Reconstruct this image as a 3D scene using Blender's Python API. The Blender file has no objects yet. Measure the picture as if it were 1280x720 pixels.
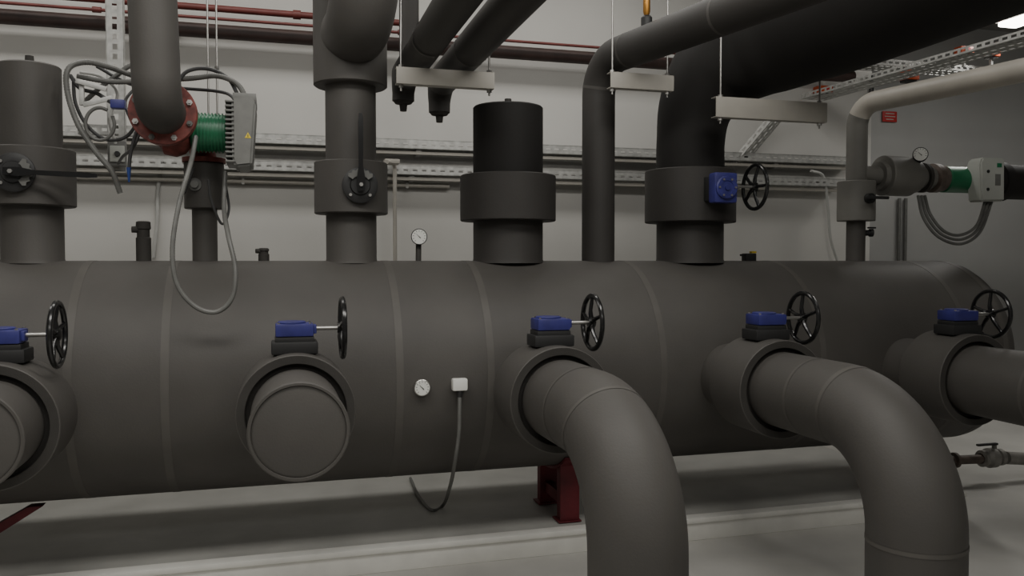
import bpy, bmesh, math, random
from mathutils import Vector, Matrix
random.seed(4)
C = bpy.context.scene.collection
TH = math.radians(15.9); F = 1040.0; H = 1.48
sn, cs = math.sin(TH), math.cos(TH)
V = Vector
def P(px, py, Y):
    t = math.tan(math.atan((px-640)/F)+TH); X = Y*t
    return V((X, Y, H+(326-py)/F*(X*sn+Y*cs)))
def G(px, py, z):
    f = F*(H-z)/(py-326); r = (px-640)/F*f
    return V((r*cs+f*sn, f*cs-r*sn, z))

# ---------------- materials
def mat(name, col, rough=.5, metal=0, var=.12, scale=6, bump=0, bscale=60, emit=0, spec=.5, col2=None):
    m = bpy.data.materials.new(name); m.use_nodes = True
    n = m.node_tree; b = n.nodes['Principled BSDF']
    b.inputs['Roughness'].default_value = rough; b.inputs['Metallic'].default_value = metal
    b.inputs['Specular IOR Level'].default_value = spec
    tc = n.nodes.new('ShaderNodeTexCoord'); nz = n.nodes.new('ShaderNodeTexNoise')
    nz.inputs['Scale'].default_value = scale; nz.inputs['Detail'].default_value = 5
    n.links.new(tc.outputs['Object'], nz.inputs['Vector'])
    rp = n.nodes.new('ShaderNodeValToRGB')
    rp.color_ramp.elements[0].position = .3; rp.color_ramp.elements[1].position = .7
    c2 = col2 or [min(1, c*(1+var)) for c in col]
    rp.color_ramp.elements[0].color = (*[c*(1-var) for c in col], 1)
    rp.color_ramp.elements[1].color = (*c2, 1)
    n.links.new(nz.outputs['Fac'], rp.inputs['Fac']); n.links.new(rp.outputs['Color'], b.inputs['Base Color'])
    if bump:
        n2 = n.nodes.new('ShaderNodeTexNoise'); n2.inputs['Scale'].default_value = bscale
        n.links.new(tc.outputs['Object'], n2.inputs['Vector'])
        bp = n.nodes.new('ShaderNodeBump'); bp.inputs['Strength'].default_value = bump; bp.inputs['Distance'].default_value = .01
        n.links.new(n2.outputs['Fac'], bp.inputs['Height']); n.links.new(bp.outputs['Normal'], b.inputs['Normal'])
    if emit:
        b.inputs['Emission Color'].default_value = (1, .97, .9, 1); b.inputs['Emission Strength'].default_value = emit
    return m
M = dict(
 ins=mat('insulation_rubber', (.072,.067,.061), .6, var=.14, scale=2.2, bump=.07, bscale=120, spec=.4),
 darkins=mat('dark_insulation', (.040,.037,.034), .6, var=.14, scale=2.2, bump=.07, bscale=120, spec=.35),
 duct=mat('overhead_insulation', (.018,.017,.016), .65, var=.12, scale=3, bump=.06, bscale=120, spec=.2),  # near-black copy of the insulation; the overhead pipe's unlit underside put into colour
 midins=mat('grey_jacket', (.16,.155,.14), .5, var=.1),
 cut=mat('insulation_cut_face', (.045,.042,.038), .75, bump=.1, bscale=200, spec=.3),
 recess=mat('jacket_recess_shade', (.032,.030,.028), .8, spec=.2),  # shade in the gap round the pipe, put into a dark colour
 tape=mat('insulation_tape', (.089,.083,.075), .58, var=.1, spec=.4),
 lightins=mat('pale_jacket', (.45,.42,.37), .45, var=.1),
 wall=mat('wall_paint', (.56,.55,.52), .85, var=.06, scale=.9, bump=.05, bscale=90),
 wall2=mat('wall_paint_shaded', (.34,.34,.33), .85, var=.05, scale=1.2),  # darker copy of the wall paint; the recess's shade is in the colour
 ceil=mat('ceiling_concrete', (.25,.245,.235), .9, var=.1),
 floor=mat('floor_screed', (.51,.50,.47), .45, var=.10, scale=2.5, bump=.05),
 plinth=mat('plinth_concrete', (.38,.375,.35), .5, var=.14, scale=3, bump=.05),
 kerb=mat('kerb_paint', (.82,.81,.76), .55, var=.06, scale=8),
 galv=mat('galvanised_steel', (.44,.44,.42), .48, metal=.4, var=.2, scale=25),
 steel=mat('bare_steel', (.42,.41,.39), .35, metal=.9, var=.1),
 bracket=mat('painted_bracket', (.38,.36,.32), .6, var=.1),
 black=mat('black_gloss_paint', (.012,.012,.012), .22, var=.1),
 blackm=mat('black_matt_plastic', (.018,.018,.018), .55, var=.1),
 blue=mat('blue_paint', (.032,.032,.17), .45, var=.25, scale=12),
 red=mat('red_oxide_paint', (.12,.012,.018), .6, var=.3, scale=10),
 redflange=mat('red_flange_paint', (.15,.035,.028), .6, var=.5, scale=30),
 green=mat('green_motor_paint', (.010,.14,.06), .4, var=.15),
 greybox=mat('grey_plastic', (.14,.14,.13), .5, var=.12, scale=20),
 boxgrey=mat('pale_grey_plastic', (.38,.39,.36), .5, var=.05),
 firepipe=mat('red_sprinkler_paint', (.14,.030,.025), .5, var=.25, scale=8),
 firedark=mat('brown_sprinkler_paint', (.045,.026,.022), .55, var=.25, scale=8),
 conduit=mat('grey_conduit', (.12,.12,.112), .5, var=.15, scale=20),
 cable=mat('dark_cable', (.04,.04,.04), .5),
 whitecable=mat('pale_cable', (.42,.42,.40), .5),
 white=mat('white_plastic', (.72,.72,.68), .45, var=.04),
 brass=mat('brass', (.45,.22,.05), .35, metal=.8),
 orange=mat('orange_plastic', (.45,.07,.02), .5),
 yellow=mat('yellow_plastic', (.6,.45,.03), .5),
 signred=mat('sign_red', (.38,.02,.02), .5),
 bluecap=mat('dull_blue_plastic', (.02,.05,.22), .5),
 rust=mat('rusty_coupling', (.11,.085,.07), .55, var=.3, scale=20),
 tapmetal=mat('dull_valve_metal', (.24,.23,.21), .5, metal=.4, var=.2, scale=20),
 lamp=mat('lamp_diffuser', (.9,.9,.9), .5, emit=12),
)

# ---------------- mesh helpers
def bmnew(): return bmesh.new()
def fillet(pts, rad, n=10):
    pts = [V(p) for p in pts]; out = [pts[0]]
    for i in range(1, len(pts)-1):
        a, b, c = pts[i-1], pts[i], pts[i+1]
        d1 = (a-b).normalized(); d2 = (c-b).normalized()
        ang = d1.angle(d2)
        if abs(ang-math.pi) < .02: out.append(b); continue
        t = min(rad/math.tan(ang/2), (a-b).length*.95, (c-b).length*.95)
        rr = t*math.tan(ang/2)
        bis = (d1+d2).normalized(); cen = b+bis*(rr/math.sin(ang/2))
        s = b+d1*t; e = b+d2*t
        v0 = s-cen; v1 = e-cen; tot = v0.angle(v1); ax = v0.cross(v1).normalized()
        for k in range(n+1):
            out.append(cen+Matrix.Rotation(tot*k/n, 3, ax)@v0)
    out.append(pts[-1]); return out
def smooth(pts, n=6):
    pts = [V(p) for p in pts]; q = [pts[0]*2-pts[1]]+pts+[pts[-1]*2-pts[-2]]; out = []
    for i in range(1, len(q)-2):
        a, b, c, d = q[i-1:i+3]
        for k in range(n):
            t = k/n
            out.append(.5*((2*b)+(c-a)*t+(2*a-5*b+4*c-d)*t*t+(3*b-a-3*c+d)*t**3))
    out.append(pts[-1]); return out
def sub(pts, s0, s1):
    out = []; s = 0
    for a, b in zip(pts, pts[1:]):
        L = (b-a).length
        if L < 1e-9: continue
        if s+L > s0 and s < s1:
            p0 = a.lerp(b, max(0, (s0-s)/L)); p1 = a.lerp(b, min(1, (s1-s)/L))
            if not out: out.append(p0)
            out.append(p1)
        s += L
    return out
def plen(pts): return sum((b-a).length for a, b in zip(pts, pts[1:]))
def sweep(bm, pts, r, seg=28, caps=True):
    pts = [V(p) for p in pts]; cl = [pts[0]]
    for p in pts[1:]:
        if (p-cl[-1]).length > 1e-5: cl.append(p)
    pts = cl; rings = []; nrm = None
    for i, p in enumerate(pts):
        t0 = (pts[i]-pts[i-1]).normalized() if i else (pts[1]-pts[0]).normalized()
        t1 = (pts[i+1]-pts[i]).normalized() if i < len(pts)-1 else t0
        t = (t0+t1).normalized()
        if nrm is None:
            nrm = t.cross(V((0,0,1)) if abs(t.z) < .9 else V((1,0,0))).normalized()
        nrm = (nrm-t*nrm.dot(t)).normalized(); bn = t.cross(nrm)
        rr = r[min(i, len(r)-1)] if isinstance(r, (list, tuple)) else r
        rings.append([bm.verts.new(p+(nrm*math.cos(a)+bn*math.sin(a))*rr) for a in [2*math.pi*k/seg for k in range(seg)]])
    for A, B in zip(rings, rings[1:]):
        for k in range(seg): bm.faces.new((A[k], A[(k+1) % seg], B[(k+1) % seg], B[k]))
    if caps: bm.faces.new(rings[0][::-1]); bm.faces.new(rings[-1])
def lathe(bm, prof, org, axis, seg=40):
    org = V(org); ax = V(axis).normalized()
    u = ax.cross(V((0,0,1)) if abs(ax.z) < .9 else V((1,0,0))).normalized(); w = ax.cross(u)
    rings = []
    for t, r in prof:
        c = org+ax*t
        rings.append([bm.verts.new(c)] if r < 1e-6 else [bm.verts.new(c+(u*math.cos(a)+w*math.sin(a))*r) for a in [2*math.pi*k/seg for k in range(seg)]])
    for A, B in zip(rings, rings[1:]):
        for k in range(seg):
            j = (k+1) % seg
            if len(A) == 1 and len(B) == 1: break
            if len(A) == 1: bm.faces.new((A[0], B[j], B[k]))
            elif len(B) == 1: bm.faces.new((A[k], A[j], B[0]))
            else: bm.faces.new((A[k], A[j], B[j], B[k]))
def box(bm, c, s, bev=.003, rot=None):
    r = bmesh.ops.create_cube(bm, size=1); vs = r['verts']
    for v in vs: v.co = V((v.co.x*s[0], v.co.y*s[1], v.co.z*s[2]))
    if bev:
        es = list({e for v in vs for e in v.link_edges})
        rb = bmesh.ops.bevel(bm, geom=es, offset=min(bev, min(s)*.4), segments=2, affect='EDGES', profile=.6)
        vs = list({v for f in rb['faces'] for v in f.verts} | {v for v in vs if v.is_valid})
    for v in vs:
        if rot is not None: v.co = rot@v.co
        v.co += V(c)
def prism(bm, poly, d):   # poly: list of 3-D points, d: extrusion vector
    a = [bm.verts.new(V(p)) for p in poly]; b = [bm.verts.new(V(p)+V(d)) for p in poly]
    bm.faces.new(a); bm.faces.new(b[::-1]); n = len(a)
    for i in range(n): bm.faces.new((a[i], a[(i+1) % n], b[(i+1) % n], b[i]))
def obj(name, bm, m, parent=None):
    bmesh.ops.remove_doubles(bm, verts=bm.verts, dist=1e-6)
    bmesh.ops.recalc_face_normals(bm, faces=bm.faces)
    for f in bm.faces: f.smooth = True
    for e in bm.edges:
        if len(e.link_faces) == 2 and e.calc_face_angle(0) > .6: e.smooth = False
    off = V((0,0,0)); q = parent
    while q: off += q.location; q = q.parent
    if off.length: bmesh.ops.translate(bm, verts=bm.verts, vec=-off)
    me = bpy.data.meshes.new(name); bm.to_mesh(me); bm.free(); me.materials.append(M[m] if isinstance(m, str) else m)
    o = bpy.data.objects.new(name, me); C.objects.link(o)
    if parent: o.parent = parent
    return o
def tag(o, label, cat, group=None):
    o['label'] = label; o['category'] = cat
    if group: o['group'] = group
    return o
def thing(name, label, cat, loc=(0,0,0), group=None):
    o = bpy.data.objects.new(name, None); C.objects.link(o); o.location = V(loc); o.empty_display_size = .1
    return tag(o, label, cat, group)
def mk(name, m, parent, fn, *a, **k):
    bm = bmnew(); fn(bm, *a, **k); return obj(name, bm, m, parent)
def dup(root, loc, label, rot=None):
    r = root.copy(); C.objects.link(r); r.location = V(loc); r['label'] = label
    if rot: r.rotation_euler = rot
    for ch in list(root.children):
        c = ch.copy(); C.objects.link(c); c.parent = r
        for g in ch.children:
            d = g.copy(); C.objects.link(d); d.parent = c
    return r
def struct(name, m, fn, *a, **k):
    o = mk(name, m, None, fn, *a, **k); o['kind'] = 'structure'; return o

# ---------------- room shell
WY = 5.9
struct('floor', 'floor', box, (2.5, 2.5, -.05), (15, 13, .1), 0)
struct('wall_back', 'wall', box, (-.6, WY+.75, 2), (10.8, 1.5, 4), 0)
struct('wall_back_recess', 'wall2', box, (7.4, 7.5, 2), (5.2, .2, 4), 0)
struct('wall_left', 'wall', box, (-5.1, 2, 2), (.2, 9.9, 4), 0)
struct('wall_right', 'wall2', box, (10.1, 2, 2), (.2, 11.2, 4), 0)
struct('ceiling', 'ceil', box, (2.5, 2.5, 4.05), (15, 13, .1), 0)
pl = thing('equipment_plinth', 'long low grey concrete plinth with pale front edge beneath the big tank', 'plinth', (0, 4.6, 0))
mk('plinth_slab', 'plinth', pl, box, (-.06, 4.69, .058), (7.86, 1.44, .116), .004)
mk('plinth_face', 'kerb', pl, box, (-.06, 3.955, .047), (7.88, .06, .094), .004)
mk('plinth_edge', 'kerb', pl, box, (-.06, 3.952, .107), (7.89, .075, .030), .008)

# ---------------- big header tank
TY, TZ, TR = 4.29, H-.55, .55
XE = 3.99
tk = thing('header_tank', 'huge horizontal cylindrical tank wrapped in dark charcoal insulation', 'tank', (0, TY, TZ-TR))
bm = bmnew(); prof = []
for k in range(13):
    a = math.pi/2*k/12; prof.append((-2.9-.27*math.cos(a), TR*math.sin(a)))
for k in range(1, 30): prof.append((-2.9+(XE+2.9)*k/30, TR))
for k in range(13):
    a = math.pi/2*k/12; prof.append((XE+.22*math.sin(a), TR*math.cos(a)))
lathe(bm, prof, (0, TY, TZ), (1,0,0), 96); obj('tank_shell', bm, 'ins', tk)
for x in (-2.1, -1.45, -.82, -.45, .54, .965, 1.85, 2.77, 3.71, XE-.02):
    mk('seam_tape', 'tape', tk, lathe, [(-.017, TR), (-.017, TR+.0012), (.017, TR+.0012), (.017, TR)], (x, TY, TZ), (1,0,0), 96)

# supports
def support(x, label, brace=0):
    r = thing('tank_support', label, 'support', (x, TY, .12), 'red steel supports under the tank')
    for s in (-1, 1):
        y = TY+s*.17-.03; zt = .43
        bm = bmnew()
        box(bm, (x, y, (.13+zt)/2), (.085, .08, zt-.13), .004)
        box(bm, (x, y-.042, (.13+zt)/2), (.105, .010, zt-.13), .002)
        obj('post', bm, 'red', r)
        mk('base_plate', 'red', r, box, (x, y, .124), (.125, .11, .008), .002)
    if brace:
        bm = bmnew(); y = TY-.12; b_ = brace; prism(bm, [(x+b_*.05, y, .14), (x+b_*.05, y, .20), (x+b_*.36, y, .37), (x+b_*.42, y, .37)], (0, .06, 0)); obj('brace', bm, 'red', r)
    bm = bmnew()
    pts = []
    for k in range(17):
        t = math.radians(-125+70*k/16); pts.append((x-.055, TY+(TR+.003)*math.cos(t), TZ+(TR+.003)*math.sin(t)))
    for k in range(16, -1, -1):
        t = math.radians(-125+70*k/16); pts.append((x-.055, TY+(TR+.018)*math.cos(t), TZ+(TR+.018)*math.sin(t)))
    prism(bm, pts, (.11, 0, 0)); obj('saddle_plate', bm, 'red', r)
    mk('cross_beam', 'red', r, box, (x, TY, .22), (.05, .3, .06), .003)
support(1.465, 'red steel tank support seen beside the third down-turned branch pipe')
support(-1.44, 'red steel tank support with sloping brace at the far left under the tank', 1)
support(3.62, 'red steel tank support at right end of the tank behind branch pipes')

# ---------------- branch pipes in front
BX = [-.965, .075, 1.15, 2.215, 3.30]; BZ = H-.585
blab = ['leftmost insulated branch stub cut off by the photo edge, flat capped',
        'short insulated branch stub with flat round cap, facing the viewer between handwheels',
        'insulated branch pipe curving down to floor just right of the small dial gauge',
        'insulated branch pipe curving down to floor nearest the right side',
        'insulated branch pipe running out of frame at the far right']
for i, x in enumerate(BX):
    r = thing('branch_pipe', blab[i], 'pipe', (x, 3.4, BZ-.24), 'insulated branch pipes on the tank front')
    ax = (0, -1, 0); y0 = 3.84
    mk('neck_insulation', 'ins', r, lathe, [(0, 0), (0, .165), (.30, .165), (.30, 0)], (x, y0, BZ), ax, 56)
    s0, s1 = .285, .565; RO = .225; DP = .03
    mk('valve_jacket', 'ins', r, lathe, [(s0, 0), (s0, RO-.008), (s0+.010, RO), (s1-.003, RO), (s1, RO-.003), (s1, RO-.004)], (x, y0, BZ), ax, 64)
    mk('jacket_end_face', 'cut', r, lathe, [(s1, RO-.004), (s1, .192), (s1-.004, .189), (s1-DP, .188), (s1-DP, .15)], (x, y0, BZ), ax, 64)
    mk('recess_shade_liner', 'recess', r, lathe, [(s1-.006, .1886), (s1-DP+.002, .1876), (s1-DP+.002, 0)], (x, y0, BZ), ax, 64)  # dark liner painting the shade inside the jacket end
    if i < 2:
        e = .80 if i == 0 else .925
        mk('pipe_insulation', 'ins', r, lathe, [(.4, 0), (.4, .168), (e-.03, .168), (e-.027, .172), (e-.003, .172), (e, .168), (e, .160), (e-.01, .158), (e-.01, 0)], (x, y0, BZ), ax, 64)
        mk('end_cap', 'ins', r, lathe, [(e-.016, .159), (e-.007, .158), (e-.004, .15), (e-.002, 0)], (x, y0, BZ), ax, 56)
    else:
        if i < 4:
            xo, yo = ((.02, 2.56) if i == 2 else (.01, 2.47))
            path = fillet([(x, y0-.4, BZ), (x+xo*.8, yo, BZ), (x+xo*1.3, yo, 0.0)], .40, 24)
        else:
            path = [V((x, y0-.4, BZ)), V((x, 1.6, BZ))]
        mk('pipe_insulation', 'ins', r, sweep, path, .17, 56)
        for s in ((.40, .62, 1.22) if i < 4 else (.55, 1.2)):
            mk('seam_tape', 'tape', r, sweep, sub(path, s, s+.016), .1714, 56, False)
        if i < 4: mk('floor_collar', 'cut', r, lathe, [(0, .17), (0, .2), (.012, .2), (.012, .17)], (path[-1].x, path[-1].y, 0), (0,0,1))

# ---------------- gear operated valves
def wheel_parts(r, x, y, z):
    bm = bmnew(); n = 48; m_ = 10
    R, q = .117, .0105; vs = []
    for i in range(n):
        a = 2*math.pi*i/n; ring = []
        for j in range(m_):
            b = 2*math.pi*j/m_; rr = R+q*math.cos(b)
            ring.append(bm.verts.new((x+q*math.sin(b), y+rr*math.cos(a), z+rr*math.sin(a))))
        vs.append(ring)
    for i in range(n):
        for j in range(m_): bm.faces.new((vs[i][j], vs[(i+1) % n][j], vs[(i+1) % n][(j+1) % m_], vs[i][(j+1) % m_]))
    w = obj('handwheel', bm, 'black', r)
    mk('hub', 'black', w, lathe, [(-.02, 0), (-.02, .02), (.008, .024), (.012, .018), (.016, 0)], (x, y, z), (1,0,0), 20)
    for k in range(5):
        a = 2*math.pi*k/5+.3; d = V((0, math.cos(a), math.sin(a))); c = V((x, y, z))
        mk('spoke', 'black', w, sweep, smooth([c+d*.015-V((.004,0,0)), c+d*.05-V((.008,0,0)), c+d*.09-V((.002,0,0)), c+d*.112], 4), [.0105]*4+[.009]*4+[.008]*4+[.009], 8)
    return w
def gear_valve(label, group, square=False):
    r = thing('gear_valve', label, 'valve', (0,0,0), group)
    bm = bmnew()
    if square:
        box(bm, (0, 0, -.01), (.13, .13, .08), .006); obj('neck', bm, 'blackm', r)
        bm = bmnew(); box(bm, (-.005, 0, .065), (.135, .16, .07), .014); gb = obj('gearbox', bm, 'blue', r)
        bm = bmnew(); lathe(bm, [(0, .062), (.010, .062), (.015, .056), (.015, .036), (.011, .034), (.011, .016), (.018, .014), (.018, 0)], (-.005, 0, .099), (0,0,1), 36); obj('cover', bm, 'blue', gb)
        for k in range(6):
            a = k*math.pi/3; mk('bolt', 'steel', gb, lathe, [(0, .006), (.006, .006), (.006, 0)], (-.005+.047*math.cos(a), .047*math.sin(a), .113), (0,0,1), 6)
        mk('shaft', 'steel', r, lathe, [(0, 0), (0, .012), (.03, .012), (.03, .008), (.125, .008), (.125, 0)], (.06, .01, .065), (1,0,0), 14)
        wheel_parts(r, .187, .01, .065)
        return r
    box(bm, (0, 0, .008), (.178, .13, .05), .008); box(bm, (0, 0, .040), (.15, .11, .024), .004); obj('neck', bm, 'blackm', r)
    bm = bmnew(); box(bm, (0, 0, .078), (.146, .118, .050), .008); box(bm, (.077, -.02, .080), (.016, .045, .036), .005)
    gb = obj('gearbox', bm, 'blue', r)
    bm = bmnew(); lathe(bm, [(0, .055), (.006, .055), (.009, .051), (.009, 0)], (-.01, 0, .102), (0,0,1), 32); obj('cover', bm, 'blue', gb)
    for sx in (-1, 1):
        for sy in (-1, 1): mk('bolt', 'steel', gb, lathe, [(0, .006), (.006, .006), (.006, 0)], (sx*.060, sy*.046, .102), (0,0,1), 6)
    mk('shaft', 'steel', r, lathe, [(0, 0), (0, .008), (.10, .008), (.10, 0)], (.085, -.02, .082), (1,0,0), 14)
    wheel_parts(r, .187, -.02, .082)
    return r
vl = ['leftmost of the front blue gearbox valves with black handwheel, box cut off by photo edge',
      'blue gearbox valve with edge-on black handwheel above the capped branch stub',
      'blue gearbox valve with black handwheel above the branch pipe nearest the centre',
      'blue gearbox valve with black handwheel above the branch pipe second from right',
      'blue gearbox valve with black handwheel above the rightmost branch pipe']
gv = gear_valve(vl[0], 'blue gearbox valves with handwheels')
gv.location = (BX[0]+.005, 3.42, BZ+.232)
for i in range(1, 5): dup(gv, (BX[i]-.003, 3.42 if i < 4 else 3.40, BZ+.234), vl[i])
g2 = gear_valve('squarer blue gearbox valve with round face and handwheel on the thick riser above the tank', 'blue gearbox valves with handwheels', True)
g2.location = (2.29, 4.01, H+.385); g2.rotation_euler = (math.radians(90), 0, 0)

# ---------------- risers on top of the tank
ZT = H-.012
def nub(bm, x, y, z, r=.02):
    lathe(bm, [(0, r*1.5), (.012, r*1.5), (.014, r), (.045, r*.9), (.048, 0)], (x, y, z), (0,0,1), 16)
def riser(x, r0, r1, zc0, zc1, ztop, label, capped=True, toppath=None, m='ins', mt='ins'):
    r = thing('riser_pipe', label, 'pipe', (x, TY, H), 'insulated risers on top of the tank')
    mk('pipe_insulation', m, r, lathe, [(0, r0+.006), (.02, r0), (zc0-ZT+.01, r0)], (x, TY, ZT), (0,0,1), 56)
    mk('valve_jacket', m, r, lathe, [(0, 0), (0, r1-.006), (.005, r1), (zc1-zc0-.005, r1), (zc1-zc0, r1-.006), (zc1-zc0, 0)], (x, TY, zc0), (0,0,1), 64)
    if toppath is None:
        mk('upper_insulation', mt, r, lathe, [(0, r0), (ztop-zc1-.006, r0), (ztop-zc1, r0-.006), (ztop-zc1, 0)], (x, TY, zc1), (0,0,1), 56)
        if capped: mk('vent_nub', 'cut', r, nub, x, TY, ztop)
    return r
riser(-1.07, .130, .183, H+.248, H+.51, H+.89, 'capped insulated riser at far left with long horizontal lever valve')
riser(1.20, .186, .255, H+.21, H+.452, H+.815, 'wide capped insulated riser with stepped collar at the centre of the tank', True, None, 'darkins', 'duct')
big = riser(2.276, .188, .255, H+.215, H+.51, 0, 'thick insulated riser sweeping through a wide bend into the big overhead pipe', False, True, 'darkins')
path = smooth([(2.276, TY, H+.50), (2.276, TY, H+.68), (2.30, 4.275, H+.87), (2.385, 4.21, H+1.06), (2.53, 4.06, H+1.18), (2.64, 3.83, H+1.22), (2.68, 3.5, H+1.225), (2.69, 2.8, H+1.235), (2.69, 1.6, H+1.26), (2.69, -.6, H+1.28)], 8)
L = 0; rad = []
for i, p in enumerate(path):
    if i: L += (p-path[i-1]).length
    t = min(1, max(0, (L-.15)/.85)); rad.append(.190+.110*t*t*(3-2*t))
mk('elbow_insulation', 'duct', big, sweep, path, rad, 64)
# riser 3 : double collar and elbow
r3 = riser(.375, .126, .183, H+.235, H+.495, H+.90, 'insulated riser with upright lever valve and thick upper jacket, left of centre', False)
mk('upper_jacket', 'ins', r3, lathe, [(0, .126), (0, .175), (.006, .183), (.44, .183), (.45, .175), (.45, 0)], (.375, TY, H+.875), (0,0,1), 60)
pth = fillet([(.375, TY-.05, H+1.12), (.40, 3.92, H+1.10), (.50, 3.86, H+2.45)], .2, 14)
mk('elbow_insulation', 'ins', r3, sweep, pth, .155, 52)
# thin riser 5
r5 = thing('riser_pipe', 'slim insulated riser bending towards the viewer at the ceiling beside the thick elbow riser', 'pipe', (1.716, TY, H), 'insulated risers on top of the tank')
path = fillet([(1.716, TY, ZT), (1.716, TY, H+1.09), (1.95, 3.18, H+1.09), (2.2, 2.0, H+1.09)], .19, 16)
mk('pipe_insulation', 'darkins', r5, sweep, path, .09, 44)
for s in (.95, 1.3, 2.0): mk('seam_tape', 'ins', r5, sweep, sub(path, s, s+.016), .0908, 44, False)
av = thing('air_vent', 'small brass air vent standing on the slim overhead pipe', 'vent', (1.80, 3.86, H+1.17))
mk('vent_base', 'blackm', av, lathe, [(0, .028), (.05, .028), (.06, .02), (.06, 0)], (1.80, 3.86, H+1.165), (0,0,1), 20)
mk('vent_body', 'brass', av, lathe, [(0, .012), (.02, .018), (.08, .018), (.09, .010), (.2, .010), (.2, 0)], (1.80, 3.86, H+1.225), (0,0,1), 20)
# two overhead pipes left of centre
for x, yb, zb, lab in ((.685, 4.58, H+.875, 'left one of two insulated overhead pipes with a down-turned drain tip'),
                   (.905, 4.68, H+.84, 'right one of two insulated overhead pipes with a down-turned drain tip')):
    r = thing('overhead_pipe', lab, 'pipe', (x, yb, zb), 'pair of overhead pipes resting on a hanger')
    path = fillet([(x, yb, zb), (x, yb, H+1.0), (x, 1.2, H+1.02)], .11, 14)
    rr = []; L = 0
    for i, p in enumerate(path):
        if i: L += (p-path[i-1]).length
        rr.append(.060+.024*min(1, max(0, (L-.04)/.2)))
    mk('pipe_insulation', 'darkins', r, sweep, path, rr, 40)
    mk('drain_tip', 'cut', r, lathe, [(0, .056), (.015, .045), (.02, .022), (.055, .018), (.055, 0)], (x, yb, zb), (0,0,-1), 20)
    mk('seam_tape', 'ins', r, sweep, sub(path, .9, .92), .0852, 40, False)
r = thing('vertical_pipe', 'slim dark vertical pipe behind the pair of overhead pipes', 'pipe', (.80, 5.1, H+1.1))
mk('pipe_insulation', 'darkins', r, sweep, [(.80, 5.1, H+1.12), (.80, 5.1, 3.99)], .06, 32)
mk('end_collar', 'darkins', r, lathe, [(0, 0), (0, .07), (.05, .07), (.05, .05)], (.80, 5.1, H+1.09), (0,0,1), 28)

# lever valves
def lever_valve(c, ang, label):
    c = V(c); r = thing('lever_valve', label, 'valve', c, 'lever valves on the risers')
    mk('mounting_disc', 'blackm', r, lathe, [(0, .06), (.02, .06), (.02, .086), (.03, .086), (.034, .08), (.034, .05), (.045, .045), (.045, 0)], c, (0,-1,0), 36)
    d = V((math.cos(ang), 0, math.sin(ang))); n = V((-d.z, 0, d.x))
    bm = bmnew()
    pts = []
    for k in range(13):
        t = ang+math.radians(-55+110*k/12); rr = .080 if k % 2 else .071
        pts.append(c+V((math.cos(t)*rr, -.048, math.sin(t)*rr)))
    for k in range(12, -1, -1):
        t = ang+math.radians(-55+110*k/12); pts.append(c+V((math.cos(t)*.045, -.048, math.sin(t)*.045)))
    prism(bm, pts, (0, -.006, 0)); obj('notch_plate', bm, 'conduit', r)
    bm = bmnew()
    a = c+V((0, -.062, 0))
    pts = [a-d*.03+n*.016, a+d*.03+n*.02, a+d*.09+n*.010, a+d*.30+n*.012, a+d*.34+n*.008, a+d*.34-n*.008, a+d*.30-n*.012, a+d*.09-n*.010, a+d*.03-n*.02, a-d*.03-n*.016]
    prism(bm, pts, (0, -.014, 0)); obj('lever', bm, 'black', r)
    mk('centre_bolt', 'steel', r, lathe, [(0, .010), (.010, .010), (.010, 0)], a+V((0,-.014,0)), (0,-1,0), 6)
    for k in range(4):
        t = math.pi/4+k*math.pi/2
        mk('bolt', 'steel', r, lathe, [(0, .008), (.01, .008), (.01, 0)], c+V((math.cos(t)*.066, -.032, math.sin(t)*.066)), (0,-1,0), 6)
lever_valve((-1.09, TY-.175, H+.385), -.03, 'black lever valve with horizontal handle on the far left riser')
lever_valve((.40, TY-.175, H+.365), math.pi/2, 'black lever valve with upright handle on the riser left of centre')

# ---------------- pump group at upper left
PX, PY_, PZ = -.455, 3.90, H+.635
r2 = thing('pump_riser', 'short slim insulated riser with small valve jacket beneath the green motor pump', 'pipe', (-.325, TY, H))
mk('pipe_insulation', 'ins', r2, sweep, [(-.325, TY, ZT), (-.325, TY, H+.27)], .058, 36)
mk('valve_jacket', 'ins', r2, lathe, [(0, 0), (0, .088), (.004, .092), (.215, .092), (.22, .088), (.22, 0)], (-.325, TY, H+.25), (0,0,1), 40)
sv = thing('small_lever_valve', 'small black lever handle on the slim riser under the pump', 'valve', (-.36, TY-.1, H+.36))
mk('spindle', 'conduit', sv, lathe, [(0, .03), (.02, .03), (.02, .018), (.04, .018), (.04, 0)], (-.36, TY-.08, H+.36), (0,-1,0), 20)
mk('lever', 'blackm', sv, box, (-.385, TY-.13, H+.375), (.018, .012, .13), .004, Matrix.Rotation(.35, 3, 'Y'))
pp = thing('circulation_pump', 'red circulation pump with green motor and grey control housing, upper left', 'pump', (-.40, 4.1, H+.45))
mk('volute', 'redflange', pp, lathe, [(-.02, 0), (-.02, .085), (0, .12), (.05, .13), (.09, .115), (.11, .09), (.12, 0)], (-.48, 4.10, PZ-.03), (1,0,0), 40)
mk('inlet_neck', 'redflange', pp, sweep, [(PX, 4.1, PZ), (PX, PY_, PZ)], .075, 30)
mk('outlet_neck', 'redflange', pp, sweep, fillet([(-.42, 4.15, PZ-.03), (-.335, TY, PZ-.05), (-.325, TY, H+.465)], .06), .06, 28)
mk('outlet_flange', 'redflange', pp, lathe, [(0, 0), (0, .10), (.022, .10), (.022, 0)], (-.325, TY, H+.472), (0,0,1), 32)
for nm, y in (('inlet_flange', PY_), ('counter_flange', PY_-.03)):
    f = mk(nm, 'redflange', pp, lathe, [(0, 0), (0, .135), (.003, .138), (.020, .138), (.023, .135), (.023, 0)], (PX, y, PZ), (0,-1,0), 48)
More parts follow.
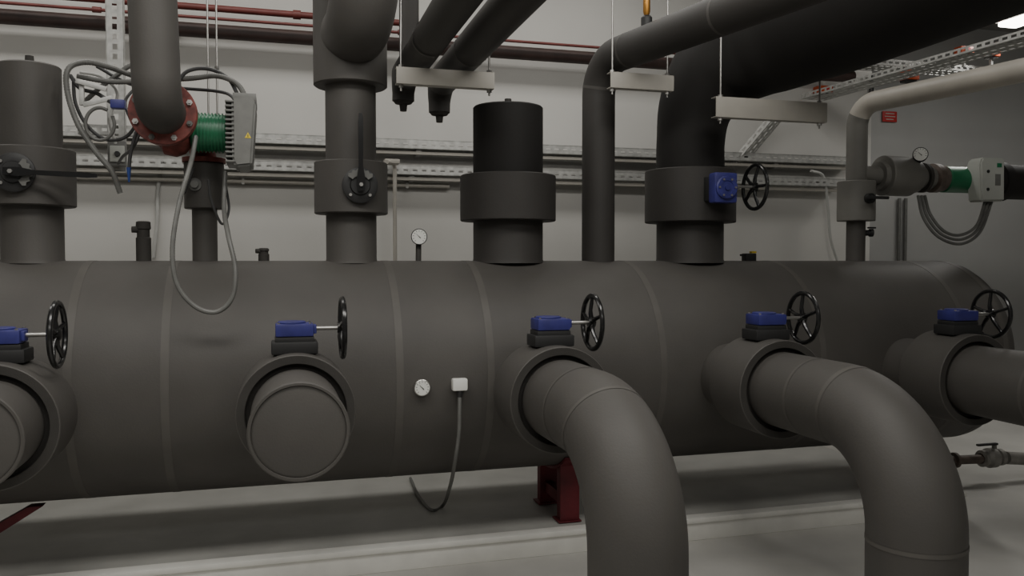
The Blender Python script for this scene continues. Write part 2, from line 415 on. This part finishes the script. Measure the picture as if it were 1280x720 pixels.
for k in range(8):
    a = math.pi/8+k*math.pi/4
    bm = bmnew(); lathe(bm, [(-.09, .007), (0, .007), (0, .013), (.010, .013), (.010, .006), (.018, .006), (.018, 0)], (PX+.117*math.cos(a), PY_-.053, PZ+.117*math.sin(a)), (0,-1,0), 6)
    obj('flange_bolt', bm, 'conduit' if k % 2 else 'steel', f)
mt = mk('motor', 'green', pp, lathe, [(0, 0), (0, .07), (.01, .084), (.15, .084), (.16, .075), (.16, 0)], (-.365, 4.10, H+.59), (1,0,0), 40)
for k in range(9): 
    mk('cooling_fin', 'green', mt, lathe, [(0, .084), (0, .091), (.005, .091), (.005, .084)], (-.35+.015*k, 4.10, H+.59), (1,0,0), 40)
bm = bmnew()
prism(bm, [(-.180, 3.93, H+.725), (-.10, 3.93, H+.745), (-.075, 3.93, H+.71), (-.095, 3.93, H+.43), (-.165, 3.93, H+.42), (-.180, 3.93, H+.45)], (0, .30, 0))
bmesh.ops.bevel(bm, geom=list(bm.edges), offset=.01, segments=2, affect='EDGES')
ch = obj('control_housing', bm, 'greybox', pp)
for k in range(14):
    mk('cooling_fin', 'greybox', ch, box, (-.183, 4.075, H+.446+.0205*k), (.05, .285, .0085), .002)
for k in range(7):
    mk('cooling_ridge', 'greybox', ch, box, (-.125+.0*k, 3.95+.045*k, H+.738), (.10, .008, .03), .002)
wl = bmnew(); prism(wl, [(-.125, 3.9285, H+.55), (-.097, 3.9285, H+.55), (-.111, 3.9285, H+.576)], (0, .003, 0)); obj('warning_triangle', wl, 'yellow', ch)
mk('warning_mark', 'blackm', ch, box, (-.111, 3.9275, H+.56), (.003, .002, .012), 0)
ip = thing('pump_pipe', 'thick dark insulated pipe dropping from the ceiling onto the red pump flange', 'pipe', (PX, 3.7, PZ-.1))
path = fillet([(PX, PY_-.053, PZ), (PX, 3.68, PZ), (PX-.055, 3.66, 3.99)], .115, 14)
mk('pipe_insulation', 'ins', ip, sweep, path, .094, 44)

# conduits and cables round the pump
def hose(name, pts, r, m, label, cat='cable', group=None, ribs=False):
    s = smooth(pts, 8); L = plen(s)
    if ribs:
        n = int(L/.006); q = []
        for i in range(n+1):
            t = sub(s, L*i/n*.999, L); q.append(t[0])
        rr = [r*(1.0 if i % 2 else .86) for i in range(n+1)]
        o = mk(name, m, None, sweep, q, rr, 10)
    else: o = mk(name, m, None, sweep, s, r, 10)
    return tag(o, label, cat, group)
hose('flexible_conduit', [P(247,172,4.0), P(240,205,3.80), P(225,255,3.74), P(216,310,3.70), P(221,355,3.68), P(243,383,3.68), P(270,390,3.68), P(290,372,3.68), P(294,335,3.70), P(286,295,3.76), P(281,260,3.98), P(283,215,4.08)], .011, 'conduit',
     'grey ribbed flexible conduit looping down in front of the tank from the pump', 'conduit', None, True)
hose('flexible_conduit', [P(168,96,4.3), P(140,86,4.2), P(112,80,4.15), P(90,88,4.1), P(88,115,4.1), P(100,155,4.1), P(122,190,4.1), P(142,215,4.1), P(152,242,4.12)], .013, 'conduit',
     'grey ribbed conduit hanging in an arc between far left riser and the pump', 'conduit', None, True)
hose('flexible_conduit', [P(100,97,4.2), P(145,104,4.22), P(195,102,4.25), P(240,100,4.2), P(275,97,4.15), P(300,108,4.1), P(312,130,4.05)], .013, 'conduit',
     'grey conduit passing behind the pump pipe to the control housing', 'conduit', None, True)
hose('flexible_conduit', [P(110,128,4.3), P(128,112,4.28), P(150,96,4.3), P(168,84,4.3), P(200,80,4.3)], .012, 'conduit',
     'short grey conduit rising across the hanging strut left of the pump pipe', 'conduit', None, True)
hose('cable', [P(125,85,4.3), P(170,108,4.3), P(230,112,4.3), P(285,118,4.2), P(300,135,4.1)], .008, 'cable', 'thin dark cable strung just under the conduit behind the pump pipe')
hose('cable', [P(283,230,4.1), P(287,262,4.1), P(278,280,4.08), P(265,250,4.06), P(262,225,4.05)], .006, 'cable', 'short dark cable loop hanging below the control housing')
hose('cable', [P(96,100,4.25), P(98,130,4.22), P(112,158,4.2), P(135,175,4.2), P(160,172,4.2), P(178,150,4.15)], .008, 'cable', 'dark cable sagging from the strut to the pump flange, left')
hose('cable', [P(222,112,4.2), P(236,92,4.2), P(262,88,4.2), P(288,100,4.15), P(303,128,4.1)], .009, 'cable', 'dark cable arching over the green motor into the control housing')
hose('cable', [P(104,92,4.35), P(130,98,4.35), P(150,118,4.35), P(140,150,4.35), P(147,180,4.4)], .007, 'whitecable', 'thin pale cable running down to the isolator box')
hose('cable', [P(92,96,4.22), P(104,112,4.2), P(124,118,4.2), P(140,128,4.15), P(150,134,4.12)], .009, 'cable', 'thick dark cable entering the blue junction block from the left')
hose('cable', [P(172,112,4.3), P(160,128,4.2), P(166,150,4.1), P(176,166,4.1), P(168,186,4.1), P(156,196,4.3), P(150,205,4.5)], .007, 'cable', 'dark cable winding between the red flange and the isolator box')
hose('cable_loop', [P(128+18*math.cos(t), 156+20*math.sin(t), 4.15) for t in [k*math.pi/6-.5 for k in range(12)]], .008, 'conduit', 'small coiled ring of grey cable left of the pump flange')
b = hose('blue_tipped_cable', [P(185,130,4.05), P(175,160,4.03), P(166,190,4.02), P(163,212,4.02)], .008, 'cable', 'thin cable ending in a blue plug left below the pump flange')
mk('plug', 'bluecap', b, sweep, [P(163,210,4.02), P(163,228,4.02)], [.010, .004], 12)
hose('pale_cable', [P(205,200,5.86), P(199,235,5.88), P(197,280,5.88), P(192,322,5.88)], .012, 'whitecable', 'pale curved cable on the back wall right of the far left riser')
hose('wall_cable', [P(1012,214,5.78), P(1028,222,5.78), P(1034,260,5.8), P(1038,300,5.8), P(1050,335,5.8)], .012, 'whitecable', 'pale cable dropping down the back wall left of the slim right riser')
t = thing('wall_conduit', 'thin straight conduit rising to a small hook on the back wall between two risers', 'conduit', P(493,320,5.7))
mk('conduit_tube', 'bracket', t, sweep, fillet([P(494,345,5.75), P(494,205,5.75), P(484,203,5.5)], .04), .014, 14)
mk('hook_block', 'bracket', t, box, P(490,203,5.62), (.10, .1, .03), .005)
t = thing('isolator_box', 'small grey isolator switch box on the strut left of the pump', 'switch box', P(149,195,4.55))
mk('box_body', 'greybox', t, box, P(149,193,4.55), (.082, .05, .125), .006)
k = mk('box_cover', 'boxgrey', t, box, P(149,193,4.52), (.068, .01, .08), .004)
mk('switch_knob', 'blackm', k, lathe, [(0, .014), (.014, .012), (.014, 0)], P(149,193,4.515), (0,-1,0), 16)
t = thing('junction_box', 'small blue cable junction block beside the red pump flange', 'junction box', P(150,130,4.15))
mk('box_body', 'blue', t, box, P(151,132,4.12), (.06, .05, .04), .006)
mk('bracket_plate', 'galv', t, box, P(126,128,4.15), (.13, .01, .022), .002, Matrix.Rotation(-.3, 3, 'Y'))
mk('bracket_plate', 'galv', t, box, P(118,108,4.15), (.13, .012, .022), .002, Matrix.Rotation(.25, 3, 'Y'))
mk('bracket_post', 'galv', t, box, P(106,118,4.17), (.02, .02, .11), .002)

# ---------------- perforated strips
def slotted(bm, o, u, v, L, Wd, pitch=.06, sl=.032, sw=.014, rows=1, th=.002):
    o, u, v = V(o), V(u).normalized(), V(v).normalized()
    n = int(L/pitch); us = [0]
    for i in range(n): c = (i+.5)*pitch; us += [c-sl/2, c+sl/2]
    us.append(L); vs = [0]
    for j in range(rows): c = Wd*(j+.5)/rows; vs += [c-sw/2, c+sw/2]
    vs.append(Wd)
    g = [[bm.verts.new(o+u*a+v*b_) for b_ in vs] for a in us]
    for i in range(len(us)-1):
        for j in range(len(vs)-1):
            if i % 2 == 1 and j % 2 == 1: continue
            bm.faces.new((g[i][j], g[i+1][j], g[i+1][j+1], g[i][j+1]))
def rail(z, x0, x1, label):
    r = thing('wall_rail', label, 'cable tray', ((x0+x1)/2, WY-.06, z), 'perforated steel rails on the back wall')
    bm = bmnew(); slotted(bm, (x0, WY-.13, z-.005), (1,0,0), (0,0,1), x1-x0, .060, .065, .032, .013); obj('slotted_face', bm, 'galv', r)
    bm = bmnew()
    box(bm, ((x0+x1)/2, WY-.065, z-.005), (x1-x0, .13, .003), 0); box(bm, ((x0+x1)/2, WY-.125, z+.057), (x1-x0, .014, .004), 0)
    obj('tray_floor', bm, 'galv', r)
    nb = 4
    for i in range(nb):
        y = WY-.105+.027*i
        mk('laid_cable', 'cable', r, sweep, [(x0, y, z+.012), (x1, y, z+.012)], .012, 8)
    bm = bmnew(); box(bm, ((x0+x1)/2, WY-.1, z-.034), (x1-x0, .03, .022), .003); obj('support_channel', bm, 'bracket', r)
    n = 5
    for i in range(n):
        x = x0+(x1-x0)*(i+.5)/n
        mk('wall_clip', 'galv', r, box, (x, WY-.05, z-.030), (.04, .1, .044), .002)
rail(H+.785, -2.6, 4.55, 'upper perforated galvanised tray running along the back wall')
rail(H+.605, -2.6, 4.45, 'lower perforated galvanised tray running along the back wall')
rail2 = thing('wall_pipe', 'thin pale pipe clamped on the back wall below both perforated trays', 'pipe', (0, WY-.05, H+.53))
mk('tube', 'bracket', rail2, sweep, [(-2.6, WY-.05, H+.53), (1.2, WY-.05, H+.53)], .014, 12)
for x in (-1.5, -.2, .9): mk('clip', 'galv', rail2, box, (x, WY-.03, H+.53), (.02, .06, .04), .002)

def tray(name, a, b_, wdir, wd, label, side=.05):
    a, b_ = V(a), V(b_); u = (b_-a).normalized(); w = V(wdir).normalized(); n = u.cross(w); L = (b_-a).length
    if n.z < 0: n = -n
    r = thing(name, label, 'cable tray', (a+b_)/2, 'perforated cable trays')
    bm = bmnew(); slotted(bm, a, u, w, L, wd, .06, .036, .018, 3); obj('tray_base', bm, 'galv', r)
    for o in (a, a+w*wd):
        bm = bmnew(); slotted(bm, o, u, n, L, side, .06, .036, .016, 1); obj('tray_side', bm, 'galv', r)
    return r
tray('ceiling_tray', (4.05, 5.80, H+1.29), (4.15, 1.5, H+1.25), (1,0,0), .22, 'perforated cable tray overhead running beneath the big pipe at upper right', .04)
tray('ceiling_tray', (4.88, 7.2, H+1.95), (4.88, 1.5, H+1.95), (1,0,0), .28, 'wide perforated cable tray high above the right corner', .06)
tray('ceiling_tray', (4.3, 5.55, H+1.54), (8.5, 5.55, H+1.54), (0,1,0), .2, 'perforated cable tray crossing the recess at upper right')
tray('sloping_tray', P(967,146,5.6), P(918,205,5.8), (1,.0,.45), .17, 'short sloping perforated tray behind the big elbow')
t = thing('hanging_strut', 'vertical perforated steel strut hanging from ceiling left of the pump pipe', 'strut', P(148,80,4.6))
x, y = P(148,60,4.6)[:2]; z0 = P(148,215,4.6).z
bm = bmnew(); slotted(bm, (x-.04, y, z0), (0,0,1), (1,0,0), 4-z0, .08, .05, .028, .022); obj('strut_face', bm, 'galv', t)
bm = bmnew(); box(bm, (x-.04, y+.02, (z0+4)/2), (.003, .04, 4-z0), 0); box(bm, (x+.04, y+.02, (z0+4)/2), (.003, .04, 4-z0), 0); obj('strut_side', bm, 'galv', t)
t = thing('cantilever_arm', 'short galvanised arm across the hanging strut carrying conduits', 'bracket', P(120,170,4.62))
bm = bmnew(); a = P(100,168,4.645); slotted(bm, a, (1,0,0), (0,0,1), .5, .05, .05, .028, .016); obj('arm_face', bm, 'galv', t)
mk('arm_flange', 'galv', t, box, a+V((.25, .02, 0)), (.5, .04, .003), 0)
for px, lab in ((263, 'left of two thin threaded rods hanging behind the control housing'), (274, 'right of two thin threaded rods hanging behind the control housing')):
    a = P(px, 150, 4.5); t = thing('threaded_rod', lab, 'rod', a, 'pair of thin hanging rods')
    mk('rod', 'steel', t, sweep, [a, (a.x, a.y, 4)], .005, 10)
    mk('nut', 'steel', t, lathe, [(0, .013), (.014, .013), (.014, 0)], a+V((0,0,.25)), (0,0,1), 6)

# sprinkler pipes on the back wall
def wallpipe(z, y, r, x0, x1, m, label):
    t = thing('sprinkler_pipe', label, 'pipe', ((x0+x1)/2, y, z), 'sprinkler pipes high on the back wall')
    mk('tube', m, t, sweep, [(x0, y, z), (x1, y, z)], r, 24)
    for k in range(4):
        x = x0+(x1-x0)*(k+.3)/4
        mk('coupling', m, t, lathe, [(0, r), (0, r+.008), (.05, r+.008), (.05, r)], (x, y, z), (1,0,0), 24)
        mk('clamp', 'galv', t, box, (x+.3, (y+WY)/2-.001, z), (.03, WY-y-.002, .012), .001)
wallpipe(H+1.63, 5.75, .022, -3.5, .9, 'firepipe', 'red sprinkler pipe, uppermost at the top left of the wall')
wallpipe(H+1.485, 5.76, .046, -3.5, 4.5, 'firedark', 'thick dark red-brown sprinkler pipe along the top of the back wall')
wallpipe(H+1.54, 5.66, .010, -3.5, 4.0, 'firepipe', 'very thin red pipe running just above the thick brown sprinkler pipe')

# hangers
def hanger(x0, x1, y, ztop, h, label, rx):
    r = thing('pipe_hanger', label, 'bracket', ((x0+x1)/2, y, ztop-h), 'channel hangers under the overhead pipes')
    bm = bmnew()
    box(bm, ((x0+x1)/2, y-.025, ztop-h/2), (x1-x0, .004, h), .001)
    box(bm, ((x0+x1)/2, y, ztop-.002), (x1-x0, .05, .004), .001)
    box(bm, ((x0+x1)/2, y, ztop-h+.002), (x1-x0, .05, .004), .001); obj('channel', bm, 'bracket', r)
    for x in rx:
        mk('rod', 'steel', r, sweep, [(x, y, ztop-h-.03), (x, y, 4.0)], .005, 10)
        mk('nut', 'steel', r, lathe, [(0, .013), (.014, .013), (.014, 0)], (x, y, ztop-h-.014), (0,0,1), 6)
        mk('nut', 'steel', r, lathe, [(0, .013), (.014, .013), (.014, 0)], (x, y, ztop), (0,0,1), 6)
hanger(.555, 1.03, 3.95, H+.91, .078, 'pale channel hanger under the pair of overhead pipes', (.58, 1.01))
hanger(1.655, 2.01, 4.0, H+.965, .08, 'shortest pale channel hanger, beneath the slim overhead pipe', (1.675, 1.985))
hanger(2.20, 2.87, 3.90, H+.85, .105, 'largest pale channel hanger beneath the big overhead pipe and elbow', (2.24, 2.84))

# ---------------- gauges and small fittings
def gauge(c, r, d, label, stem=None):
    c = V(c); d = V(d).normalized(); t = thing('dial_gauge', label, 'gauge', c, 'round dial gauges')
    mk('gauge_case', 'blackm' if stem else 'steel', t, lathe, [(-.025, 0), (-.025, r*.95), (0, r), (.009, r), (.011, r*.93), (.008, r*.9), (.008, 0)], c, d, 32)
    f = mk('dial_face', 'white', t, lathe, [(.0095, r*.9), (.0105, 0)], c, d, 32)
    u = V((0,0,1)); w = d.cross(u).normalized()
    bm = bmnew()
    for k in range(11):
        a = math.radians(-45+27*k); e = w*math.cos(a)+u*math.sin(a); s = e.cross(d)
        p = c+d*.0115
        vs = [bm.verts.new(q) for q in (p+e*r*.62-s*r*.025, p+e*r*.8-s*r*.025, p+e*r*.8+s*r*.025, p+e*r*.62+s*r*.025)]; bm.faces.new(vs)
    obj('scale_marks', bm, 'blackm', f)
    e = (w*.7+u*.7).normalized(); s = e.cross(d); p = c+d*.0125
    bm = bmnew(); bm.faces.new([bm.verts.new(q) for q in (p-e*r*.25-s*r*.06, p+e*r*.65, p-e*r*.25+s*r*.06)]); obj('needle', bm, 'blackm', f)
    if stem: 
        bm = bmnew(); sweep(bm, fillet([c-d*.02, c-d*.035+V((0,0,-.02)), V(stem)], .01, 4), r*.35, 16); obj('stem', bm, 'cut', t)
    return t
def vessel_front(px, py, off=0):
    lo, hi = 3.6, 4.29
    for _ in range(40):
        m_ = (lo+hi)/2; p = P(px, py, m_)
        if math.hypot(p.y-TY, p.z-TZ) > TR+off: lo = m_
        else: hi = m_
    p = P(px, py, hi); return p, V((0, p.y-TY, p.z-TZ)).normalized()
g, n = vessel_front(527, 485, .012); gauge(g, .038, n, 'small white thermometer dial on the front of the tank')
gauge(P(524,296,TY-.02), .042, (-.1,-1,0), 'round gauge on a black stem standing on the tank between two risers', P(523,330,TY))
gauge(P(1148,194,TY-.10), .044, (-.75,-1,.15), 'round gauge on the horizontal valve jacket near the right pump', P(1143,208,TY))
s, n = vessel_front(574, 481, .02)
t = thing('temperature_sensor', 'small white sensor box on the tank front with grey cable below', 'sensor', s)
mk('sensor_body', 'white', t, box, s, (.07, .045, .055), .008)
mk('cable_gland', 'blackm', t, lathe, [(0, .014), (.03, .012), (.03, 0)], s+V((0,-.005,-.027)), (0,0,-1), 14)
hose('sensor_cable', [s+V((0,-.005,-.05)), P(574,515,3.70), P(573,545,3.70), P(568,580,3.74), P(562,610,3.95), G(553,634,.135), G(538,640,.128), G(522,622,.128), G(512,600,.128)], .009, 'conduit', 'grey cable hanging from white sensor box and trailing under the tank')

def stub(px, r, h, label, slant=0):
    x, y, z = P(px, 326, TY); z = ZT
    t = thing('insulated_stub', label, 'pipe fitting', (x, y, z), 'small fittings standing on the tank')
    mk('stub_insulation', 'cut', t, lathe, [(0, r), (h*.6, r), (h*.62, r*.85), (h*.8, r*.85), (h*.82, r*1.0), (h-.004, r*.95), (h, r*.7), (h, 0)], (x, y, z), (slant, 0, 1), 24)
    mk('side_nub', 'cut', t, lathe, [(0, r*.5), (r*1.5, r*.45), (r*1.5, 0)], (x, y, z+h*.8), (-1,-.3,0), 14)
stub(180, .034, .20, 'black insulated stub on the tank beside the far left riser')
stub(330, .026, .075, 'tiny black elbow stub on the tank left of the upright-lever riser')
x, y, z = P(936, 326, TY); t = thing('limit_switch', 'tiny black block with yellow tag on the tank beside the thick riser', 'sensor', (x, y, ZT), 'small fittings standing on the tank')
mk('block', 'blackm', t, box, (x, y, ZT+.03), (.07, .05, .05), .006); mk('tag', 'yellow', t, box, (x+.02, y-.01, ZT+.062), (.03, .03, .012), .002)
mk('bent_arm', 'blackm', t, box, (x-.03, y, ZT+.045), (.05, .02, .012), .002)
# ---------------- right slim riser, jacket and pump
rx = 3.39
t = thing('riser_pipe', 'slim riser at right whose pale top turns overhead towards the right edge', 'pipe', (rx, TY, H), 'insulated risers on top of the tank')
mk('pipe_insulation', 'ins', t, sweep, [(rx, TY, ZT), (rx, TY, H+.28)], .055, 36)
mk('valve_jacket', 'midins', t, lathe, [(0, 0), (0, .107), (.004, .11), (.236, .11), (.24, .107), (.24, 0)], (rx, TY, H+.24), (0,0,1), 40)
path = fillet([(rx, TY, H+.475), (rx, TY, H+.94), (3.60, 3.31, H+.95), (3.95, 1.6, H+.965)], .13, 14)
mk('upper_insulation', 'midins', t, sweep, sub(path, 0, .40), .061, 36)
mk('pale_overhead_insulation', 'lightins', t, sweep, sub(path, .40, 9), .060, 36)
mk('tee_insulation', 'midins', t, sweep, [(rx, TY, H+.52), (rx+.16, TY, H+.52)], .055, 32)
t = thing('small_lever_valve', 'small black tap handle on the slim right riser jacket', 'valve', (rx, TY-.12, H+.36))
mk('spindle', 'blackm', t, lathe, [(0, .03), (.03, .03), (.03, .015), (.05, .015), (.05, 0)], (rx, TY-.105, H+.37), (0,-1,0), 18)
mk('lever', 'blackm', t, box, (rx+.02, TY-.16, H+.372), (.16, .012, .018), .004)
t = thing('drain_tap', 'small dark tap on the slim right riser just above the tank', 'tap', (rx+.07, TY, H+.17))
bm = bmnew(); lathe(bm, [(0, .018), (.04, .018), (.04, .024), (.06, .024), (.06, 0)], (rx+.05, TY, H+.17), (1,-.3,0), 14); obj('tap_body', bm, 'blackm', t)
mk('tap_handle', 'blackm', t, box, (rx+.09, TY-.03, H+.20), (.05, .02, .01), .003)
t = thing('pump_line', 'horizontal insulated line with stepped valve jacket leading right to the second pump', 'pipe', (3.7, TY, H+.4))
mk('valve_jacket', 'midins', t, lathe, [(0, 0), (0, .085), (.03, .09), (.032, .118), (.036, .122), (.22, .122), (.224, .118), (.224, .10), (.275, .10), (.28, .095), (.28, 0)], (3.54, TY, H+.52), (1,0,0), 40)
mk('pipe_insulation', 'midins', t, sweep, [(3.81, TY, H+.515), (3.93, TY, H+.515)], .070, 32)
mk('jacket_flange', 'cut', t, lathe, [(0, 0), (0, .092), (.022, .092), (.022, 0)], (3.86, TY, H+.515), (1,0,0), 32)
t = thing('pump_line', 'dark insulated line leaving the second pump towards the right edge', 'pipe', (4.6, TY, H+.4))
mk('outlet_insulation', 'duct', t, sweep, [(4.39, TY, H+.505), (6.5, TY, H+.505)], .11, 40)
mk('pipe_collar', 'duct', t, lathe, [(0, 0), (0, .125), (.06, .125), (.06, 0)], (4.42, TY, H+.505), (1,0,0), 36)
p2 = thing('circulation_pump', 'small pump with green ring and pale grey control box at the far right', 'pump', (4.15, TY, H+.4))
mk('coupling', 'rust', p2, lathe, [(0, 0), (0, .06), (.01, .09), (.05, .09), (.055, .07), (.09, .08), (.09, 0)], (3.93, TY, H+.515), (1,0,0), 32)
mk('motor', 'green', p2, lathe, [(0, 0), (0, .07), (.01, .082), (.22, .082), (.22, 0)], (4.02, TY, H+.51), (1,0,0), 36)
bm = bmnew(); prism(bm, [(4.165, TY-.15, H+.60), (4.185, TY-.15, H+.635), (4.355, TY-.15, H+.635), (4.36, TY-.15, H+.37), (4.18, TY-.15, H+.365)], (0, .11, 0))
bmesh.ops.bevel(bm, geom=list(bm.edges), offset=.01, segments=2, affect='EDGES'); ch = obj('control_box', bm, 'boxgrey', p2)
for dz in (.44, .55): mk('cover_screw', 'blackm', ch, lathe, [(0, .010), (.005, .010), (.005, 0)], (4.225, TY-.149, H+dz), (0,-1,0), 14)
mk('display', 'greybox', ch, box, (4.30, TY-.151, H+.50), (.04, .004, .07), .001)
mk('status_label', 'green', ch, box, (4.31, TY-.151, H+.59), (.035, .004, .025), .001)
for i, l in enumerate(('outermost', 'middle', 'innermost')):
    d = i*7
    hose('looped_cable', [P(1146+d*.6,245,TY-.10), P(1153+d*.6,272-d*.3,TY-.16), P(1172+d*.5,296-d*.5,TY-.2), P(1200,305-d*.8,TY-.2), P(1224-d*.3,290-d*.6,TY-.2), P(1238-d*.6,252,TY-.10)], .009, 'conduit',
         l+' of the three cables looping below the right pump', 'cable', 'cables looping below the right pump')
for px, l in ((1128, 'left'), (1136, 'right')):
    a = P(px, 250, 7.3); o = mk('vertical_conduit', 'conduit', None, sweep, [(a.x, 7.36, 0), (a.x, 7.36, a.z+.02)], .018, 12)
    tag(o, l+' of two thin vertical conduits on the shaded recess wall', 'conduit', 'twin vertical conduits')

# fire detection boxes, sign, lamp
def sounder(c, s, label, arm=0):
    c = V(c); t = thing('alarm_box', label, 'alarm', c, 'orange alarm boxes at upper right')
    mk('box_body', 'orange', t, box, c, s, .01)
    mk('box_foot', 'blackm', t, box, c-V((0, 0, s[2]*.6)), (s[0]*.8, s[1]*.8, s[2]*.25), .004)
    mk('lens', 'signred', t, lathe, [(0, s[2]*.3), (.015, s[2]*.25), (.015, 0)], c-V((0, s[1]/2, 0)), (0,-1,0), 18)
    if arm: mk('mounting_post', 'galv', t, box, (c.x, c.y, (c.z+arm)/2), (.02, .02, abs(c.z-arm)), .001)
sounder(P(1132,96,5.45), (.13, .09, .08), 'orange-red alarm box on the crossing tray, left of the two paired ones', H+1.54)
sounder(P(1200,66,5.50), (.13, .08, .06), 'orange alarm box highest up on the crossing tray', H+1.56)
sounder(P(1026,114,5.84), (.13, .09, .055), 'small orange alarm box nearest the big overhead pipe')
sounder(P(1234,70,5.50), (.11, .08, .05), 'orange alarm box furthest right on the crossing tray', H+1.56)
a = P(1109,147,7.38); t = thing('wall_sign', 'small red sign with white lines on the shaded recess wall', 'sign', a)
k = mk('sign_plate', 'signred', t, box, a, (.18, .01, .11), .002)
for dz, w in ((.03, .11), (0, .13), (-.03, .09)): mk('sign_line', 'bracket', k, box, a+V((0, -.007, dz)), (w, .004, .009), 0)
t = thing('ceiling_lamp', 'glowing white linear lamp high in the upper right corner', 'lamp', (5.78, 5.35, 3.40))
mk('lamp_housing', 'white', t, box, (5.78, 5.35, 3.45), (.20, .36, .06), .01)
mk('lamp_diffuser', 'lamp', t, box, (5.78, 5.35, 3.405), (.18, .32, .04), .015)
for y in (5.25, 5.45): mk('suspension_rod', 'steel', t, sweep, [(5.78, y, 3.48), (5.78, y, 4.0)], .006, 8)
t = thing('corner_conduit', 'short dark vertical conduit at the corner edge below the orange alarm box', 'conduit', P(1086,130,5.87))
mk('tube', 'cable', t, sweep, [P(1086,132,5.87), P(1086,96,5.87)], .02, 12); mk('clip', 'galv', t, box, P(1086,115,5.885), (.06, .03, .02), .002)

# floor fitting at right
t = thing('drain_valve', 'low drain pipe with ball valve near the floor right of the tank', 'valve', (4.55, 4.4, 0))
mk('pipe', 'rust', t, sweep, [P(1190,577,4.40), P(1242,575,4.40)], .030, 16)
mk('valve_body', 'tapmetal', t, lathe, [(0, .035), (.005, .055), (.03, .055), (.035, .042), (.06, .065), (.11, .065), (.135, .042), (.14, .055), (.17, .055), (.175, .035)], P(1230,575,4.4), (1,0,0), 20)
mk('elbow', 'tapmetal', t, sweep, fillet([P(1262,574,4.40), P(1300,576,4.40), P(1300,640,4.40)], .06), .042, 18)
mk('valve_lever', 'blackm', t, box, P(1238,557,4.38), (.16, .024, .014), .003)
mk('valve_stem', 'tapmetal', t, lathe, [(0, .016), (.085, .016), (.085, 0)], P(1247,572,4.4), (0,0,1), 12)
mk('leg', 'rust', t, sweep, [P(1300,630,4.40), (P(1300,630,4.4).x, 4.4, 0)], .036, 18)
mk('flange', 'rust', t, lathe, [(0, 0), (0, .05), (.02, .05), (.02, 0)], P(1196,577,4.4), (1,0,0), 20)

# ---------------- light
def area(name, loc, sx, sy, e, rot=(0,0,0), col=(1,.975,.925)):
    l = bpy.data.lights.new(name, 'AREA'); l.shape = 'RECTANGLE'; l.size = sx; l.size_y = sy; l.energy = e; l.color = col
    o = bpy.data.objects.new(name, l); C.objects.link(o); o.location = loc; o.rotation_euler = rot
area('rear_tube_light', (-.2, 4.8, 3.9), 6, .4, 60)
area('front_area_light', (.6, 1.9, 3.9), 5, .8, 150)
area('front_area_light', (.6, -1.2, 3.8), 5, .8, 65, (math.radians(42), 0, 0))  # unseen fill, added on the camera side to light the tank front
area('right_tube_light', (5.78, 5.35, 3.375), .18, .32, 12)
area('recess_fill_light', (6.8, 5.0, 3.9), 2.5, .25, 24)  # unseen fill added to brighten the recess
w = bpy.data.worlds.new('world'); bpy.context.scene.world = w; w.use_nodes = True
w.node_tree.nodes['Background'].inputs[0].default_value = (1, .98, .95, 1); w.node_tree.nodes['Background'].inputs[1].default_value = .10

cam = bpy.data.cameras.new('camera'); co = bpy.data.objects.new('camera', cam); C.objects.link(co)
co.location = (0, 0, H); co.rotation_euler = (math.radians(90)-math.atan(34/F), 0, -TH)
cam.sensor_width = 36; cam.lens = F/1280*36; bpy.context.scene.camera = co
